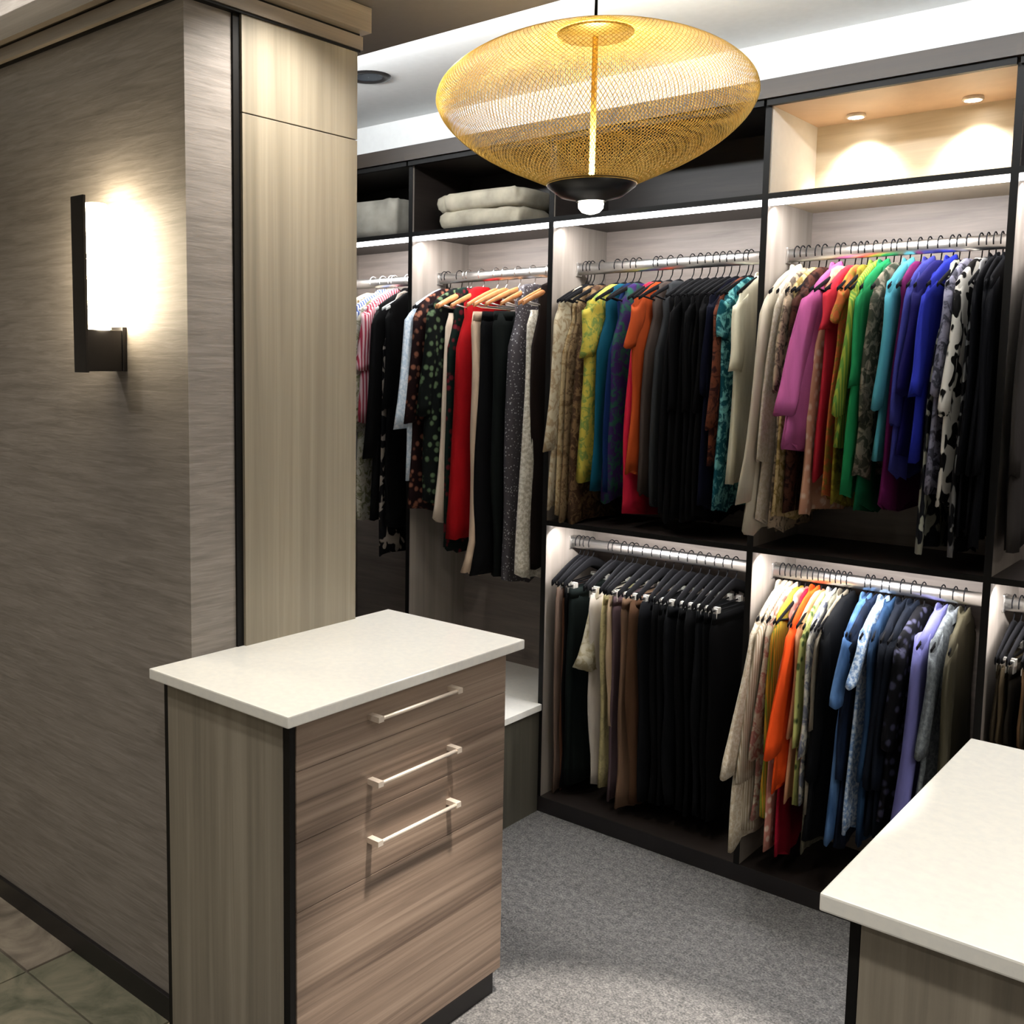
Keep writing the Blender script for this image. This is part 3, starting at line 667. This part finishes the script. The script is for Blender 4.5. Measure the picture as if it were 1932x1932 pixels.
    ('c', 'pants', -1.759, 0.36, 0.155, 0.0116, (185, 160, 130), 'plain', None, 'short beige cropped trousers between khaki and mauve', None, None),
    ('c', 'pants', -1.742, 0.116, 0.14, 0.0137, (95, 78, 82), 'plain', None, 'dusky mauve trousers behind the beige cropped pair', None, None),
    ('c', 'pants', -1.704, 0.094, 0.15, 0.0186, (125, 98, 78), 'plain', None, 'mid brown trousers right of the mauve pair', None, None),
    ('c', 'pants', -1.668, 0.101, 0.15, 0.0173, (88, 62, 44), 'plain', None, 'chestnut brown trousers left of the black row', None, None),
    ('c', 'pants', -1.635, 0.132, 0.145, 0.0166, (22, 24, 28), 'plain', None, 'black trousers in the row right of the chestnut brown pair', None, 'black trousers on the lower clip hangers'),
    ('c', 'pants', -1.602, 0.133, 0.145, 0.0166, (10, 11, 14), 'plain', None, 'black trousers in the row right of the chestnut brown pair', None, 'black trousers on the lower clip hangers'),
    ('c', 'pants', -1.569, 0.134, 0.145, 0.0163, (10, 11, 14), 'plain', None, 'black trousers in the row right of the chestnut brown pair', None, 'black trousers on the lower clip hangers'),
    ('c', 'pants', -1.536, 0.135, 0.145, 0.0161, (22, 24, 28), 'plain', None, 'black trousers in the row right of the chestnut brown pair', None, 'black trousers on the lower clip hangers'),
    ('c', 'pants', -1.504, 0.136, 0.145, 0.0159, (10, 11, 14), 'plain', None, 'black trousers in the row right of the chestnut brown pair', None, 'black trousers on the lower clip hangers'),
    ('c', 'pants', -1.473, 0.137, 0.145, 0.0157, (10, 11, 14), 'plain', None, 'black trousers in the row right of the chestnut brown pair', None, 'black trousers on the lower clip hangers'),
    ('c', 'pants', -1.441, 0.138, 0.145, 0.0155, (22, 24, 28), 'plain', None, 'black trousers in the row right of the chestnut brown pair', None, 'black trousers on the lower clip hangers'),
    ('c', 'pants', -1.411, 0.139, 0.145, 0.0153, (10, 11, 14), 'plain', None, 'black trousers in the row right of the chestnut brown pair', None, 'black trousers on the lower clip hangers'),
    ('c', 'pants', -1.38, 0.14, 0.145, 0.0151, (10, 11, 14), 'plain', None, 'black trousers in the row right of the chestnut brown pair', None, 'black trousers on the lower clip hangers'),
    ('d', 'shirt', -1.225, 0.18, 0.31, 0.0117, (190, 175, 150), 'lace', (215, 205, 185), 'beige linen shirt with elbow pushed forward, first on its rail', 0.45, None),
    ('d', 'shirt', -1.208, 0.203, 0.25, 0.009, (165, 150, 125), 'stripe', (205, 195, 175), 'sand striped shirt behind the linen one', 0.48, None),
    ('d', 'shirt', -1.191, 0.232, 0.22, 0.009, (205, 192, 170), 'print', (170, 120, 110), 'ivory shirt with faint rose print', 0.42, None),
    ('d', 'blouse', -1.174, 0.258, 0.19, 0.009, (200, 150, 50), 'stripe', (130, 140, 50), 'mustard yellow striped blouse left of the bright orange one', 0.4, None),
    ('d', 'dress', -1.157, 0.156, 0.175, 0.009, (195, 130, 115), 'floral', (230, 200, 180), 'pink floral dress with ruffled hem under the orange blouse', None, None),
    ('d', 'dress', -1.14, 0.129, 0.16, 0.009, (150, 18, 42), 'plain', None, 'dark red dress showing below the orange shirt', None, None),
    ('d', 'shirt', -1.123, 0.367, 0.265, 0.009, (232, 78, 22), 'plain', None, 'bright orange shirt, the most vivid garment on the lower rail', 0.38, None),
    ('d', 'blouse', -1.106, 0.314, 0.18, 0.009, (225, 165, 125), 'plain', None, 'salmon coloured blouse between orange and green print', 0.34, None),
    ('d', 'blouse', -1.089, 0.324, 0.205, 0.009, (190, 195, 120), 'floral', (70, 90, 50), 'yellow-green leafy print blouse', 0.36, None),
    ('d', 'shirt', -1.072, 0.347, 0.21, 0.009, (198, 195, 182), 'print', (110, 115, 130), 'white shirt with grey blotches right of the leafy print', 0.38, None),
    ('d', 'dress', -1.055, 0.181, 0.19, 0.009, (108, 104, 88), 'print', (80, 80, 70), 'grey-green tunic with rounded hem reaching lowest', None, None),
    ('d', 'shirt', -1.038, 0.305, 0.19, 0.009, (120, 112, 98), 'plain', None, 'olive grey shirt left of the black ones', 0.3, None),
    ('d', 'jacket', -1.021, 0.22, 0.195, 0.017, (12, 14, 18), 'plain', None, 'black jacket between the olive grey and the denim ones', 0.45, None),
    ('d', 'shirt', -0.97, 0.24, 0.235, 0.017, (85, 120, 165), 'denim', (50, 80, 120), 'light blue denim shirt', 0.2, None),
    ('d', 'jacket', -0.953, 0.235, 0.205, 0.0122, (26, 40, 66), 'denim', (16, 26, 44), 'dark denim jacket right of the light denim shirt', 0.42, None),
    ('d', 'shirt', -0.921, 0.28, 0.215, 0.0128, (110, 140, 180), 'lace', (200, 214, 228), 'pale blue mottled shirt right of the dark denim jacket', 0.14, None),
    ('d', 'shirt', -0.902, 0.252, 0.205, 0.0126, (36, 62, 92), 'denim', (20, 40, 64), 'petrol blue denim shirt right of the pale mottled one', 0.4, None),
    ('d', 'shirt', -0.871, 0.278, 0.205, 0.0154, (18, 28, 44), 'denim', (12, 18, 30), 'navy denim shirt in the row left of the periwinkle one', 0.42, 'navy denim shirts on the lower right rail'),
    ('d', 'shirt', -0.84, 0.288, 0.205, 0.0141, (18, 28, 44), 'denim', (12, 18, 30), 'navy denim shirt in the row left of the periwinkle one', 0.42, 'navy denim shirts on the lower right rail'),
    ('d', 'blouse', -0.814, 0.34, 0.2, 0.0192, (14, 14, 20), 'floral', (60, 60, 80), 'black blouse with dim floral print left of the periwinkle one', 0.3, None),
    ('d', 'shirt', -0.763, 0.4, 0.24, 0.0209, (98, 98, 150), 'plain', None, 'periwinkle blue shirt near the corner of the white counter', 0.55, None),
    ('d', 'shirt', -0.731, 0.398, 0.2, 0.0147, (84, 88, 92), 'lace', (110, 116, 118), 'blue-grey shirt right of the periwinkle one', 0.3, None),
    ('d', 'shirt', -0.705, 0.403, 0.19, 0.014, (62, 58, 44), 'plain', None, 'dark olive shirt, last on its rail', 0.4, None),
    ('e', 'pants', -0.585, 0.489, 0.15, 0.0117, (60, 52, 40), 'plain', None, 'brown trousers in the row above the right white counter', None, 'brown trousers at the right picture edge'),
    ('e', 'pants', -0.568, 0.494, 0.15, 0.009, (84, 72, 54), 'plain', None, 'brown trousers in the row above the right white counter', None, 'brown trousers at the right picture edge'),
    ('e', 'pants', -0.551, 0.499, 0.15, 0.009, (48, 42, 34), 'plain', None, 'brown trousers in the row above the right white counter', None, 'brown trousers at the right picture edge'),
    ('e', 'pants', -0.534, 0.503, 0.15, 0.009, (105, 80, 55), 'plain', None, 'brown trousers in the row above the right white counter', None, 'brown trousers at the right picture edge'),
    ('e', 'pants', -0.517, 0.508, 0.15, 0.009, (70, 62, 50), 'plain', None, 'brown trousers in the row above the right white counter', None, 'brown trousers at the right picture edge'),
    ('e', 'pants', -0.5, 0.513, 0.15, 0.009, (40, 36, 30), 'plain', None, 'brown trousers in the row above the right white counter', None, 'brown trousers at the right picture edge'),
    ('e', 'pants', -0.483, 0.517, 0.15, 0.009, (60, 52, 40), 'plain', None, 'brown trousers in the row above the right white counter', None, 'brown trousers at the right picture edge'),
    ('e', 'pants', -0.466, 0.522, 0.15, 0.009, (84, 72, 54), 'plain', None, 'brown trousers in the row above the right white counter', None, 'brown trousers at the right picture edge'),
    ('e', 'pants', -0.449, 0.526, 0.15, 0.009, (48, 42, 34), 'plain', None, 'brown trousers in the row above the right white counter', None, 'brown trousers at the right picture edge'),
    ('e', 'pants', -0.432, 0.531, 0.15, 0.009, (105, 80, 55), 'plain', None, 'brown trousers in the row above the right white counter', None, 'brown trousers at the right picture edge'),
    ('e', 'pants', -0.415, 0.535, 0.15, 0.009, (70, 62, 50), 'plain', None, 'brown trousers in the row above the right white counter', None, 'brown trousers at the right picture edge'),
    ('e', 'pants', -0.398, 0.54, 0.15, 0.0118, (40, 36, 30), 'plain', None, 'brown trousers in the row above the right white counter', None, 'brown trousers at the right picture edge'),
]
for idx, gm in enumerate(GARMENTS): garment(*gm, idx)
